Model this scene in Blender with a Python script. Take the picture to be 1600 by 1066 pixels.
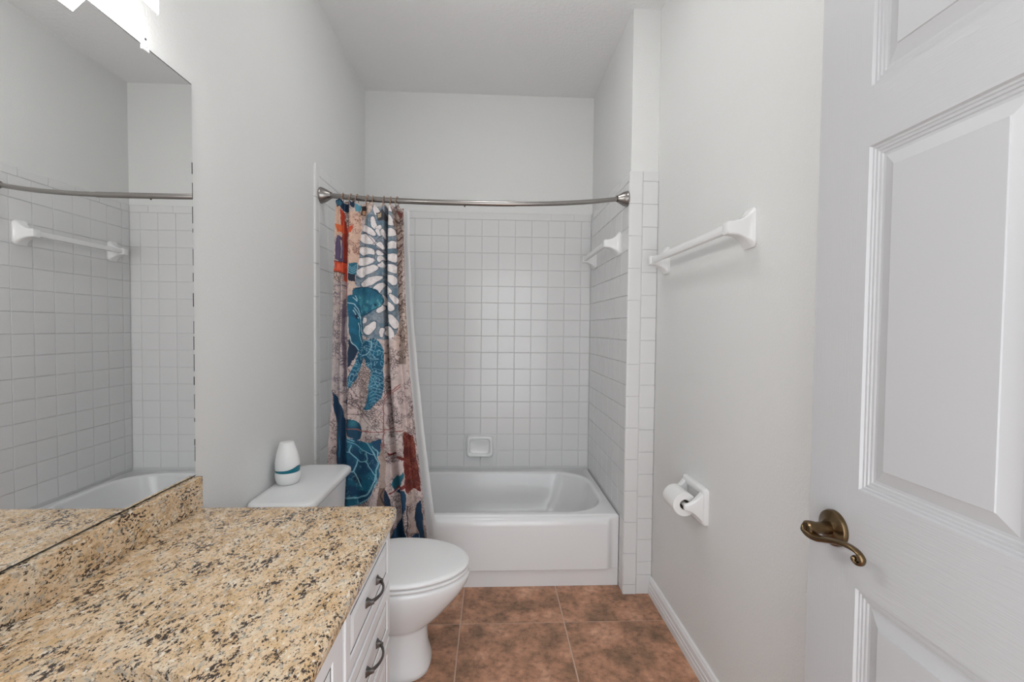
import bpy, bmesh, math, random
import numpy as np
from mathutils import Vector, Matrix
random.seed(7)
S = bpy.context.scene
for o in list(bpy.data.objects): bpy.data.objects.remove(o)
C = S.collection
PI = math.pi

# ------------------------------------------------------------------ camera, world, lights, exposure
FPX, PITCH, YAW, ROLL, HC = 702.55, math.radians(1.6233), math.radians(2.5914), math.radians(.5783), 1.3133
fwd = Vector((math.sin(YAW)*math.cos(PITCH), math.cos(YAW)*math.cos(PITCH), -math.sin(PITCH)))
rt = Vector((math.cos(YAW), -math.sin(YAW), 0)); up = rt.cross(fwd)
r2 = rt*math.cos(ROLL) + up*math.sin(ROLL); u2 = up*math.cos(ROLL) - rt*math.sin(ROLL)
cd = bpy.data.cameras.new('camera'); cam = bpy.data.objects.new('camera', cd); C.objects.link(cam)
cd.sensor_width = 36; cd.lens = FPX/1600*36; cd.clip_start = .02
m = Matrix((r2, u2, -fwd)).transposed().to_4x4(); m.translation = (0, 0, HC); cam.matrix_world = m
S.camera = cam

S.view_settings.view_transform = 'Standard'; S.view_settings.look = 'None'
S.view_settings.gamma = 1; S.view_settings.use_curve_mapping = False
S.view_settings.exposure = 0.40
W = bpy.data.worlds.new('world'); S.world = W; W.use_nodes = True
W.node_tree.nodes['Background'].inputs[0].default_value = (.97, 1, 1.03, 1)
W.node_tree.nodes['Background'].inputs[1].default_value = 2.2
LAMP_E = 19.0
DOME_E = 12.0      # emission of the added ceiling fill dome (above the frame)      # emission of the bath bar shade
def area(name, loc, rot, sx, sy, power, col=(1, 1, 1)):
    l = bpy.data.lights.new(name, 'AREA'); l.shape = 'RECTANGLE'; l.size = sx; l.size_y = sy; l.energy = power; l.color = col
    o = bpy.data.objects.new(name, l); o.location = loc; o.rotation_euler = rot; C.objects.link(o); return o
area('hall_fill', (.15, -2.0, 1.35), (PI/2, 0, 0), 2.0, 2.5, 8, (.98, 1, 1.02))     # added soft fill from behind the open doorway

# ------------------------------------------------------------------ key dimensions (metres)
XL, XR, XW, YB, YP, YT = -.8375, .6674, .8024, 3.0125, 2.1715, 2.2239
ZC, ZT, ZR = 2.8511, 2.0785, .3676
XC, YC, ZCT, ZBS, XBS = -.2644, 1.2997, .7998, .8865, -.8131
Y0 = .01                      # inner face of the doorway wall
PT, PH = .0085, .1100         # tile proud of wall, tile pitch

# ------------------------------------------------------------------ materials
MATS = {}
def mat(name, col, rough=.5, metal=0, spec=None, coat=0):
    m = bpy.data.materials.new(name); m.use_nodes = True
    b = m.node_tree.nodes['Principled BSDF']
    b.inputs['Base Color'].default_value = (*col, 1); b.inputs['Roughness'].default_value = rough; b.inputs['Metallic'].default_value = metal
    if spec is not None: b.inputs['Specular IOR Level'].default_value = spec
    if coat: b.inputs['Coat Weight'].default_value = coat; b.inputs['Coat Roughness'].default_value = .08
    return m
def nd(m, t, **k):
    n = m.node_tree.nodes.new(t)
    for a, v in k.items():
        if a in n.inputs: n.inputs[a].default_value = v
        else: setattr(n, a, v)
    return n
def lk(m, a, b): m.node_tree.links.new(a, b)
def coords(m, scale=(1, 1, 1), rot=(0, 0, 0)):
    g = nd(m, 'ShaderNodeNewGeometry'); mp = nd(m, 'ShaderNodeMapping')
    mp.inputs['Scale'].default_value = scale; mp.inputs['Rotation'].default_value = rot
    lk(m, g.outputs['Position'], mp.inputs['Vector']); return mp.outputs[0]
def bump(m, sock, strength, dist):
    b = nd(m, 'ShaderNodeBump'); b.inputs['Strength'].default_value = strength; b.inputs['Distance'].default_value = dist
    lk(m, sock, b.inputs['Height']); lk(m, b.outputs[0], m.node_tree.nodes['Principled BSDF'].inputs['Normal'])
def noisy(m, scale, strength, dist, sc3=(1, 1, 1), detail=3):
    n = nd(m, 'ShaderNodeTexNoise'); n.inputs['Scale'].default_value = scale; n.inputs['Detail'].default_value = detail
    lk(m, coords(m, sc3), n.inputs['Vector']); bump(m, n.outputs['Fac'], strength, dist); return n
def ramp(m, fac, stops):
    r = nd(m, 'ShaderNodeValToRGB'); e = r.color_ramp.elements
    while len(e) < len(stops): e.new(.5)
    for x, (p, c) in zip(e, stops): x.position = p; x.color = (*c, 1) if len(c) == 3 else c
    lk(m, fac, r.inputs[0]); return r.outputs[0]
def mix(m, fac, a, b):
    x = nd(m, 'ShaderNodeMix', data_type='RGBA')
    if isinstance(fac, (int, float)): x.inputs[0].default_value = fac
    else: lk(m, fac, x.inputs[0])
    for i, v in ((6, a), (7, b)):
        if isinstance(v, tuple): x.inputs[i].default_value = (*v, 1)
        else: lk(m, v, x.inputs[i])
    return x.outputs[2]

M_wall = mat('wall_paint', (.775, .778, .768), .55); noisy(M_wall, 150, .5, .003)
M_ceil = mat('ceiling_paint', (.88, .88, .885), .8); noisy(M_ceil, 60, .5, .006)
M_tile = mat('ceramic_tile', (.75, .75, .75), .19); 
M_grout = mat('grout', (.70, .70, .70), .85)
M_tub = mat('tub_enamel', (.82, .82, .825), .16)
M_porc = mat('porcelain', (.84, .845, .85), .12)
M_white = mat('ceramic_white', (.84, .84, .84), .14)
M_cab = mat('cabinet_white', (.80, .80, .81), .32)
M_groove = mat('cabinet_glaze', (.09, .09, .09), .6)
M_trim = mat('trim_paint', (.82, .82, .825), .35)
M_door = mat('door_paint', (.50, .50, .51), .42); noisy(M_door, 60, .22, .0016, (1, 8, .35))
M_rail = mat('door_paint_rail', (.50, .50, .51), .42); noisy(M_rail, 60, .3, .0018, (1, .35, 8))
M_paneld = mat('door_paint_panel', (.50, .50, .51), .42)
M_nickel = mat('brushed_nickel', (.33, .31, .295), .28, 1)
M_pewter = mat('pewter', (.14, .13, .125), .38, 1)
M_brass = mat('antique_brass', (.17, .115, .062), .25, 1)
M_dkbrass = mat('dark_brass', (.10, .07, .04), .4, 1)
M_copper = mat('bronze_ring', (.42, .25, .17), .3, 1)
M_mirror = mat('mirror_silver', (.97, .975, .97), .012, 1)
M_black = mat('black_edge', (.02, .02, .02), .5)
M_paper = mat('toilet_paper', (.85, .85, .84), .9); noisy(M_paper, 300, .2, .001)
M_card = mat('cardboard_core', (.25, .2, .16), .9)
M_plast = mat('white_plastic', (.86, .86, .86), .3)
M_teal = mat('teal_plastic', (.0, .17, .24), .35)
M_dark = mat('dark_hole', (.03, .03, .03), .8)
M_liner = mat('liner_vinyl', (.80, .80, .80), .4)
M_liner.node_tree.nodes['Principled BSDF'].inputs['Transmission Weight'].default_value = .0
M_lamp = mat('lamp_glass', (.9, .9, .9), .4)
b = M_lamp.node_tree.nodes['Principled BSDF']; b.inputs['Emission Color'].default_value = (1, 1, .99, 1); b.inputs['Emission Strength'].default_value = LAMP_E
M_dome = mat('dome_glass', (.9, .9, .9), .4)
b = M_dome.node_tree.nodes['Principled BSDF']; b.inputs['Emission Color'].default_value = (.99, 1, 1, 1); b.inputs['Emission Strength'].default_value = DOME_E
M_clip = mat('clear_clip', (.86, .86, .86), .15)

M_floor = mat('terracotta_tile', (.3, .13, .07), .42)
def floor_nodes(m):
    b = m.node_tree.nodes['Principled BSDF']
    oi = nd(m, 'ShaderNodeObjectInfo'); g = nd(m, 'ShaderNodeNewGeometry'); add = nd(m, 'ShaderNodeVectorMath', operation='MULTIPLY_ADD')
    add.inputs[1].default_value = (1, 1, 1)
    sc = nd(m, 'ShaderNodeVectorMath', operation='SCALE'); sc.inputs['Scale'].default_value = 3.0
    lk(m, oi.outputs['Location'], sc.inputs[0]); lk(m, g.outputs['Position'], add.inputs[0]); lk(m, sc.outputs[0], add.inputs[2])
    n1 = nd(m, 'ShaderNodeTexNoise'); n1.inputs['Scale'].default_value = 7; n1.inputs['Detail'].default_value = 6; n1.inputs['Roughness'].default_value = .62
    n2 = nd(m, 'ShaderNodeTexNoise'); n2.inputs['Scale'].default_value = 38; n2.inputs['Detail'].default_value = 5; n2.inputs['Roughness'].default_value = .7
    for n in (n1, n2): lk(m, add.outputs[0], n.inputs['Vector'])
    a = ramp(m, n1.outputs['Fac'], [(.33, (.22, .125, .07)), (.46, (.38, .20, .118)), (.55, (.52, .265, .162)), (.68, (.68, .385, .25))])
    c = ramp(m, n2.outputs['Fac'], [(.30, (.35, .33, .30)), (.5, (.95, .95, .95)), (.7, (1.3, 1.28, 1.25))])
    x = nd(m, 'ShaderNodeMix', data_type='RGBA', blend_type='MULTIPLY'); x.inputs[0].default_value = .75
    lk(m, a, x.inputs[6]); lk(m, c, x.inputs[7]); lk(m, x.outputs[2], b.inputs['Base Color'])
    bump(m, n2.outputs['Fac'], .25, .002)
floor_nodes(M_floor)
M_fgrout = mat('floor_grout', (.62, .44, .34), .9)

M_gran = mat('granite', (.5, .4, .3), .16)
def granite(m):
    b = m.node_tree.nodes['Principled BSDF']; co = coords(m, (1, .62, 1), (0, 0, -.55))
    def noise(s, d=4, r=.6, off=0):
        n = nd(m, 'ShaderNodeTexNoise'); n.inputs['Scale'].default_value = s; n.inputs['Detail'].default_value = d; n.inputs['Roughness'].default_value = r
        mp = nd(m, 'ShaderNodeMapping'); mp.inputs['Location'].default_value = (off, off*1.7, off*.3); lk(m, co, mp.inputs['Vector'])
        lk(m, mp.outputs[0], n.inputs['Vector']); return n.outputs['Fac']
    B, Wt = (0, 0, 0), (1, 1, 1)
    base = ramp(m, noise(34, 5, .7), [(.30, (.42, .28, .16)), (.41, (.62, .43, .25)), (.50, (.76, .56, .36)), (.60, (.74, .60, .43)), (.70, (.86, .76, .62))])
    gold = mix(m, ramp(m, noise(13, 4, .6, 9), [(.54, B), (.68, (.6, .6, .6))]), base, (.66, .42, .19))
    grey = mix(m, ramp(m, noise(70, 4, .65, 3), [(.55, B), (.62, (.8, .8, .8))]), gold, (.46, .41, .34))
    tan = mix(m, ramp(m, noise(150, 3, .6, 17), [(.575, B), (.64, (.8, .8, .8))]), grey, (.30, .21, .13))
    fine = noise(175, 3, .65, 5); clus = noise(20, 3, .5, 12)
    mm = nd(m, 'ShaderNodeMath', operation='MULTIPLY_ADD'); lk(m, clus, mm.inputs[0]); mm.inputs[1].default_value = .45; lk(m, fine, mm.inputs[2])
    d1 = mix(m, ramp(m, mm.outputs[0], [(.79, B), (.825, Wt)]), tan, (.05, .035, .028))
    d2 = mix(m, ramp(m, noise(260, 2, .5, 22), [(.63, B), (.68, (.85, .85, .85))]), d1, (.12, .06, .035))
    lt = mix(m, ramp(m, noise(110, 3, .5, 31), [(.61, B), (.67, (.8, .8, .8))]), d2, (.88, .81, .70))
    lk(m, lt, b.inputs['Base Color'])
granite(M_gran)

# ------------------------------------------------------------------ mesh helpers
def bx(bm, lo, hi, bev=0, seg=2):
    vs = [bm.verts.new((x, y, z)) for x in (lo[0], hi[0]) for y in (lo[1], hi[1]) for z in (lo[2], hi[2])]
    fs = [bm.faces.new([vs[i] for i in q]) for q in ((0, 1, 3, 2), (4, 6, 7, 5), (0, 4, 5, 1), (2, 3, 7, 6), (0, 2, 6, 4), (1, 5, 7, 3))]
    if bev:
        es = list({e for f in fs for e in f.edges})
        bmesh.ops.bevel(bm, geom=es, offset=bev, segments=seg, profile=.5, affect='EDGES')
    return bm
def loft(bm, rings, cap0=True, cap1=True, closed=True):
    R = [[bm.verts.new(p) for p in r] for r in rings]; n = len(R[0])
    for a, b in zip(R, R[1:]):
        for i in range(n if closed else n-1):
            j = (i+1) % n
            try: bm.faces.new((a[i], a[j], b[j], b[i]))
            except ValueError: pass
    if cap0: bm.faces.new(R[0][::-1])
    if cap1: bm.faces.new(R[-1])
    return R
def lathe(bm, prof, center, axis='z', n=48, cap0=True, cap1=True):
    cx, cy, cz = center; rings = []
    for r, h in prof:
        ring = []
        for i in range(n):
            a = 2*PI*i/n; c, s = r*math.cos(a), r*math.sin(a)
            ring.append({'z': (cx+c, cy+s, cz+h), 'x': (cx+h, cy+c, cz+s), 'y': (cx+c, cy+h, cz+s)}[axis])
        rings.append(ring)
    loft(bm, rings, cap0, cap1)
def tube(bm, pts, rad, n=16, closed=False, flat=1.0, upv=None):
    P = [Vector(p) for p in pts]; N = len(P); rings = []
    rs = rad if hasattr(rad, '__len__') else [rad]*N
    ref = Vector(upv) if upv else Vector((0, 0, 1))
    for i in range(N):
        t = (P[(i+1) % N if closed else min(i+1, N-1)] - P[i-1 if closed or i else 0]).normalized()
        if upv is None and abs(t.dot(ref)) > .95: ref = Vector((1, 0, 0))
        a = t.cross(ref).normalized(); b_ = a.cross(t).normalized()
        rings.append([P[i] + a*(rs[i]*flat*math.cos(2*PI*k/n)) + b_*(rs[i]*math.sin(2*PI*k/n)) for k in range(n)])
        if upv is None: ref = b_
    if closed:
        rings.append(rings[0]); 
        loft(bm, rings, False, False); bmesh.ops.remove_doubles(bm, verts=bm.verts, dist=1e-6)
    else: loft(bm, rings)
def rrect(hx, hy, r, m=6, n=4):
    """rounded rectangle, fixed vertex count 4*(m+n)"""
    r = min(r, hx*.999, hy*.999); P = []
    for q, (sx, sy, a0) in enumerate(((1, 1, 0), (-1, 1, PI/2), (-1, -1, PI), (1, -1, 3*PI/2))):
        cx, cy = sx*(hx-r), sy*(hy-r)
        arc = [(cx+r*math.cos(a0+PI/2*i/m), cy+r*math.sin(a0+PI/2*i/m)) for i in range(m+1)]
        P += arc
        nx = ((-1, 1), (-1, -1), (1, -1), (1, 1))[q]; c2 = (nx[0]*(hx-r), nx[1]*(hy-r)); a1 = a0+PI/2
        e = (c2[0]+r*math.cos(a1), c2[1]+r*math.sin(a1)); s = arc[-1]
        P += [(s[0]+(e[0]-s[0])*k/n, s[1]+(e[1]-s[1])*k/n) for k in range(1, n)]
    return P
def wloc(p):
    v = Vector((0, 0, 0))
    while p is not None: v += Vector(p.location); p = p.parent
    return v
def obj(name, bm, mt, parent=None, smooth=None, at=None, mesh=None):
    """link a bmesh built in world coordinates as one object; its origin is `at` (default: the parent's origin)"""
    if mesh is None:
        mesh = bpy.data.meshes.new(name)
        base = Vector(at) if at is not None else (wloc(parent) if parent else Vector((0, 0, 0)))
        if base.length: bmesh.ops.translate(bm, verts=bm.verts, vec=-base)
        bmesh.ops.recalc_face_normals(bm, faces=bm.faces)
        bm.to_mesh(mesh); bm.free()
        for mm in (mt if isinstance(mt, (list, tuple)) else [mt]): mesh.materials.append(mm)
        if smooth is not None:
            mesh.polygons.foreach_set('use_smooth', [True]*len(mesh.polygons))
            if smooth < 180: mesh.set_sharp_from_angle(angle=math.radians(smooth))
        off = base - (wloc(parent) if parent else Vector((0, 0, 0)))
    else: off = Vector(at) - (wloc(parent) if parent else Vector((0, 0, 0)))
    o = bpy.data.objects.new(name, mesh); C.objects.link(o); o.parent = parent; o.location = off
    return o
def thing(name, label, cat, loc, group=None):
    o = bpy.data.objects.new(name, None); o.empty_display_size = .05; C.objects.link(o); o.location = loc
    return tag(o, label, cat, group)
def tag(o, label, cat, group=None):
    o['label'] = label; o['category'] = cat
    if group: o['group'] = group
    return o
def struct(name, bm, mt, label, cat, smooth=None):
    o = obj(name, bm, mt, None, smooth); o['kind'] = 'structure'; o['label'] = label; o['category'] = cat; return o
def NB(): return bmesh.new()

# ------------------------------------------------------------------ room shell
wl = struct('wall_left', bx(NB(), (XL-.1, Y0-.12, 0), (XL, YB+.1, ZC)), M_wall, 'pale painted left wall behind the mirror and toilet tank', 'wall')
wb = struct('wall_back', bx(NB(), (XL, YB, 0), (XW+.1, YB+.1, ZC)), M_wall, 'pale painted back wall above the tub, tiled below the rod', 'wall')
wr = struct('wall_right', bx(NB(), (XW, Y0-.12, 0), (XW+.1, YP+.3, ZC)), M_wall, 'pale painted right wall with towel bar and paper holder', 'wall')
wa = struct('wall_right_alcove', bx(NB(), (XR, YP, 0), (XW-.0005, YB, ZC)), M_wall, 'thick wing wall at right end of the tub, tiled up to the rod', 'wall')
bm = NB(); bx(bm, (XL, Y0-.12, 0), (-.225, Y0, ZC)); bx(bm, (.70, Y0-.12, 0), (XW, Y0, ZC)); bx(bm, (-.225, Y0-.12, 2.06), (.70, Y0, ZC))
struct('wall_front', bm, M_wall, 'pale painted wall with the doorway, behind the viewpoint', 'wall')
struct('ceiling', bx(NB(), (XL-.1, Y0-.12, ZC), (XW+.1, YB+.1, ZC+.1)), M_ceil, 'light grey textured ceiling', 'ceiling')
fl = struct('floor', bx(NB(), (XL-.1, Y0-.9, -.1), (XW+.1, YB+.1, -.0022)), M_fgrout, 'floor of large mottled terracotta-brown tiles with tan grout', 'floor')

# floor tiles
xs = [XL] + [-.588+.464*i for i in range(0, 3)] + [.801]
xs = [XL, -.591, -.1275, .3355, .8000]; ys = [-.355, .109, .573, 1.037, 1.501, 1.965, 2.30]
cache = {}
def slab(w, h, t, bev, face):
    """low-poly pillow tile centred on its back face, facing +face"""
    k = (round(w, 4), round(h, 4), face, t)
    if k in cache: return cache[k]
    bm = NB(); R = []
    for hw, hh, z in ((w/2, h/2, 0), (w/2, h/2, t-bev), (w/2-bev*.4, h/2-bev*.4, t-bev*.3), (w/2-bev*1.3, h/2-bev*1.3, t)):
        ring = []
        for a, c in ((-hw, -hh), (hw, -hh), (hw, hh), (-hw, hh)):
            ring.append({'z': (a, c, z), '-y': (a, -z, c), 'x': (z, a, c), '-x': (-z, a, c)}[face])
        R.append(ring)
    loft(bm, R, False, True); bmesh.ops.recalc_face_normals(bm, faces=bm.faces)
    me = bpy.data.meshes.new('tile'); bm.to_mesh(me); bm.free(); cache[k] = me; return me
def put_tile(parent, w, h, t, bev, face, pos, mt, name='tile', tilt=.0016):
    me = slab(w, h, t, bev, face)
    if not me.materials: me.materials.append(mt)
    o = obj(name, None, None, parent, at=pos, mesh=me)
    o.rotation_euler = (random.gauss(0, tilt), random.gauss(0, tilt) if face != '-y' else 0, random.gauss(0, tilt) if face != 'z' else 0)
    return o
g = .006
for i in range(4):
    for j in range(6):
        x0, x1, y0, y1 = xs[i], xs[i+1], ys[j], ys[j+1]
        put_tile(fl, x1-x0-g, y1-y0-g, .007, .0015, 'z', ((x0+x1)/2, (y0+y1)/2, -.0065), M_floor, tilt=0)

# grout beds
def bed(parent, lo, hi): return obj('grout_bed', bx(NB(), lo, hi), M_grout, parent)
ZTT = ZT-.0005
bed(wb, (XL+.004, YB-.005, ZR-.03), (XR-.004, YB, ZTT-.003))
bed(wa, (XR-.005, YP+.004, ZR-.03), (XR, YB-.004, ZTT-.003))
bed(wa, (XR+.004, YP-.005, 0), (XW-.004, YP, ZTT-.003))
bed(wl, (XL, 2.170, .0), (XL+.005, YB-.004, ZTT-.003))
gw = .0024
rows = [2.030-PH*k for k in range(16)]           # top grout line downwards
rows_lo = rows[-1]
def wall_tiles(parent, face, us, plane, vs):
    for u0, u1 in zip(us, us[1:]):
        for v1, v0 in zip(vs, vs[1:]):
            w, h = abs(u1-u0)-gw, v1-v0-gw
            if w < .012 or h < .008: continue
            um, vm = (u0+u1)/2, (v0+v1)/2
            pos = (um, plane, vm) if face == '-y' else (plane, um, vm)
            put_tile(parent, w, h, PT, .0018, face, pos, M_tile)
cols = [XR-PT] + [.593-.1105*k for k in range(13)] + [XL+PT]
wall_tiles(wb, '-y', cols, YB, rows)
# bullnose cap courses (pieces two inches high with a rounded top edge)
def bullcap(L, hgt, face, rounded='top'):
    k = ('cap', round(L, 4), round(hgt, 4), face, rounded)
    if k in cache: return cache[k]
    L -= gw; t = PT; r = .007; bm = NB()
    # profile across the height: (h, out)
    pr = [(-hgt/2, 0), (-hgt/2, t-.0015), (-hgt/2+.002, t), (hgt/2-r, t)] + [(hgt/2-r+r*math.sin(a), t-r+r*math.cos(a)) for a in (PI/6, PI/3, PI/2)] + [(hgt/2, 0)]
    R = []
    for e in (-L/2, L/2):
        ring = []
        for h, o in pr:
            if rounded == 'top': ring.append({'-y': (e, -o, h), '-x': (-o, e, h), 'x': (o, e, h)}[face])
            else:  # vertical stick: rounded edge towards -x (pilaster) or -y (left wall)
                ring.append({'-y': (-h, -o, e), 'x': (o, -h, e)}[face])
        R.append(ring)
    loft(bm, R, True, True); bmesh.ops.recalc_face_normals(bm, faces=bm.faces)
    me = bpy.data.meshes.new('bullnose'); bm.to_mesh(me); bm.free(); me.materials.append(M_tile); cache[k] = me; return me
ch = ZT-2.030-gw/2; zc = 2.030+gw/2+ch/2
def capline(parent, face, u0, u1, plane, start):
    e = start
    us = [u0]
    while e < u1-.01:
        if e > u0+.01: us.append(e)
        e += .1535
    us.append(u1)
    for a, c in zip(us, us[1:]):
        pos = ((a+c)/2, plane, zc) if face == '-y' else (plane, (a+c)/2, zc)
        obj('bullnose', None, None, parent, at=pos, mesh=bullcap(c-a, ch, face))
capline(wb, '-y', XL+PT, XR-PT, YB, -.532-.1535)
capline(wa, '-x', YP, YB-PT, XR, YP+.1535)
capline(wl, 'x', 2.210, YB-PT, XL, 2.210+.1535)
yc = [YP] + [YP+.1105*k for k in range(1, 8)] + [YB-PT]
wall_tiles(wa, '-x', yc, XR, rows)
wall_tiles(wa, '-x', [YP, YT+.020], XR, [ZR, .2752, .1640, .0976, .0005])
yl = [2.210+.1105*k for k in range(0, 8)] + [YB-PT]
wall_tiles(wl, 'x', yl, XL, rows)
# wing wall front: stick bullnose column then cut tiles
px0 = .7247
prow = rows + [.2752, .1640, .0976, .0005]
wall_tiles(wa, '-y', [px0, XW-.0005], YP, prow)
obj('bullnose', None, None, wa, at=((px0+XW)/2, YP, zc), mesh=bullcap(XW-px0, ch, '-y'))
zz = ZT
while zz > .005:
    z0 = max(zz-.156, 0.0005); L = zz-z0
    if L > .02: 
        obj('bullnose', None, None, wa, at=((XR-PT+px0-gw/2)/2, YP, (zz+z0)/2), mesh=bullcap(L, px0-gw/2-XR+PT, '-y', 'side'))
        obj('bullnose', None, None, wl, at=(XL, (2.160+2.210-gw)/2, (zz+z0)/2), mesh=bullcap(L, .050-gw, 'x', 'sidel'))
    zz = z0
# tile below rim level in front of tub on left wall
wall_tiles(wl, 'x', [2.210, 2.222], XL, [ZR, .26, .15, .0005])

# baseboards
def baseboard(name, y0, y1, label):
    prof = [(0, 0), (.015, 0), (.015, .030), (.0125, .032), (.0125, .036), (.015, .038), (.015, .050), (.0125, .052), (.0125, .056), (.014, .058), (.013, .074), (.009, .082), (.009, .086), (.004, .090), (0, .090)]
    bm = NB(); loft(bm, [[(XW-a, y, z) for a, z in prof] for y in (y0, y1)])
    struct(name, bm, M_trim, label, 'baseboard')
baseboard('baseboard_right', Y0, YP-PT-.001, 'white grooved baseboard along foot of the right wall')
# door casing of the doorway
bm = NB(); bx(bm, (-.225, Y0-.12, 0), (-.21, Y0, 2.06)); bx(bm, (.694, Y0-.12, 0), (.70, Y0, 2.06)); bx(bm, (-.21, Y0-.12, 2.045), (.694, Y0, 2.06))
struct('trim_1', bm, M_trim, 'white jamb lining the doorway behind the viewpoint', 'trim')

# ------------------------------------------------------------------ bathtub
tx0, tx1, ty0, ty1 = XL+PT+.001, XR-PT-.001, YT+.024, YB-PT-.001
cxT, cyT, hxT, hyT = (tx0+tx1)/2, (ty0+ty1)/2, (tx1-tx0)/2, (ty1-ty0)/2
tub = thing('bathtub', 'white alcove bathtub with a flat apron below the tiled walls', 'bathtub', (cxT, cyT, 0))
bm = NB(); R = []
def ring(hx, hy, r, z, dx=0, dy=0): return [(cxT+dx+x, cyT+dy+y, z) for x, y in rrect(hx, hy, r, 16, 8)]
R.append(ring(hxT, hyT, .004, 0)); R.append(ring(hxT, hyT, .004, ZR-.014))
for a in (20, 45, 70, 90):
    t = math.radians(a); R.append(ring(hxT-.012*(1-math.cos(t)), hyT-.012*(1-math.cos(t)), .006, ZR-.014+.014*math.sin(t)))
ix0, ix1, iy0, iy1 = -.745, .607, 2.298, 2.925
dx, dy = (ix0+ix1)/2-cxT, (iy0+iy1)/2-cyT; ihx, ihy = (ix1-ix0)/2, (iy1-iy0)/2
R.append(ring(ihx+.02, ihy+.02, .215, ZR-.0005, dx, dy))
for a in (0, 25, 50, 75, 90):
    t = math.radians(a); R.append(ring(ihx+.018-.018*math.sin(t), ihy+.018-.018*math.sin(t), .21, ZR-.018*(1-math.cos(t)), dx, dy))
for f, z in ((.012, .30), (.03, .22), (.05, .15), (.075, .10), (.105, .075), (.15, .062), (.21, .058)):
    R.append(ring(ihx-f*1.15, ihy-f, .21, z, dx-f*.15, dy))
loft(bm, R, True, True)
obj('basin', bm, M_tub, tub, 50)
# apron: raised panel with a kick recess
bm = NB(); colsx = [(tx0+.002, 1), (.55, 1), (.590, 1), (.601, .93), (.611, .60), (.621, .25), (.633, .08), (tx1-.004, .05), (tx1-.0005, 0)]
R = []
for x, f in colsx:
    yb = YT+.0235; d = .0238*f
    R.append([(x, yb+.02, ZR-.012), (x, yb+.0, ZR-.008), (x, yb-d*.25-.001, ZR-.012), (x, yb-d*.6-.001, ZR-.018), (x, yb-d*.9-.001, ZR-.03), (x, yb-d-.001, ZR-.05), (x, yb-d-.001, .097), (x, yb-d-.001+.003*f, .0935), (x, yb-.0012, .090), (x, yb-.001, 0), (x, yb+.02, 0)])
loft(bm, R)
obj('apron', bm, M_tub, tub, 35)

# ------------------------------------------------------------------ mirror
MY1, MZ0, MZ1 = 1.2970, ZBS+.0015, 1.9770
mir = thing('mirror', 'large frameless mirror resting on the granite backsplash', 'mirror', (XL, .65, MZ0))
obj('backing', bx(NB(), (XL+.0005, Y0+.01, MZ0), (XL+.005, MY1, MZ1)), M_black, mir)
obj('glass', bx(NB(), (XL+.0052, Y0+.01, MZ0+.003), (XL+.0062, MY1-.0015, MZ1-.0035)), M_mirror, mir)  # stops short at the top; bare backing stands for a dark reflected line
# silvering blotches on the far edge
z = .93
while z < 1.80:
    bm = NB()
    L = random.uniform(.01, .05); w = random.uniform(.001, .0032)
    bx(bm, (XL+.0062, MY1-.0015-w, z), (XL+.0065, MY1-.001, z+L)); z += L+random.uniform(.002, .05)
    obj('edge_corrosion', bm, M_black, mir)
bm = NB(); bx(bm, (XL+.0005, 1.118, MZ1-.012), (XL+.0095, 1.140, MZ1+.010), .002); bx(bm, (XL+.0095, 1.126, MZ1-.004), (XL+.011, 1.132, MZ1+.002), .0005)
tag(obj('mirror_clip', bm, M_clip, None, at=(XL, 1.129, MZ1)), 'small clear plastic clip on the top edge of the mirror', 'clip')
bm = NB(); lathe(bm, [(.0026, .0003), (.0026, .0012)], (XL, 1.139, 1.9985), 'x', 12)
tag(obj('hole', bm, M_dark, None, at=(XL, 1.139, 1.9985)), 'tiny dark disc for a screw in wall just above the mirror clip', 'hole')  # dark disc standing in for the shaded inside of a screw hole

# ------------------------------------------------------------------ vanity light
LX0, LX1, LY0, LY1, LZ0, LZ1 = XL+.084, XL+.096, .40, 1.046, 1.997, 2.11
lt = thing('vanity_light', 'white lit bath bar light on wall above the mirror', 'light fixture', (XL, .72, 2.05))
def prism_y(bm, prof, y0, y1): loft(bm, [[(XL+x, y, z) for x, z in prof] for y in (y0, y1)])
bm = NB(); prism_y(bm, [(.0965, 1.997), (.0975, 2.0), (.0975, LZ1), (.084, LZ1), (.069, 2.024)], LY0, LY1); obj('shade', bm, M_lamp, lt)  # wedge section shaped to throw light onto the wall above the mirror
bm = NB(); prism_y(bm, [(.0675, 2.026), (.0825, LZ1), (.028, LZ1), (.028, 2.064)], LY0, LY1); obj('light_shield', bm, M_trim, lt)  # opaque wedge added to keep the wall just below the lamp darker
bm = NB(); bx(bm, (XL+.0005, LY0+.12, 2.07), (XL+.0275, LY1-.12, LZ1-.01), .003)
obj('back_plate', bm, M_trim, lt)
obj('top_cap', bx(NB(), (LX0-.004, LY0-.002, LZ1+.0005), (LX1+.002, LY1+.0, LZ1+.005), .001), M_trim, lt)

cl = thing('ceiling_fill', 'added round flush fill light on the ceiling, unseen above the frame', 'light fixture', (0, 1.70, ZC))  # unseen dome added to brighten and even out the room
bm = NB(); lathe(bm, [(.165, -.0005), (.165, -.018), (.158, -.022)], (0, 1.70, ZC), 'z', 48); obj('rim', bm, M_nickel, cl, 40)
bm = NB(); lathe(bm, [(.155*math.cos(math.radians(a)), -.022-.075*math.sin(math.radians(a))) for a in (0, 15, 30, 45, 60, 75, 88)], (0, 1.70, ZC), 'z', 48); obj('dome', bm, M_dome, cl, 60)

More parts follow.
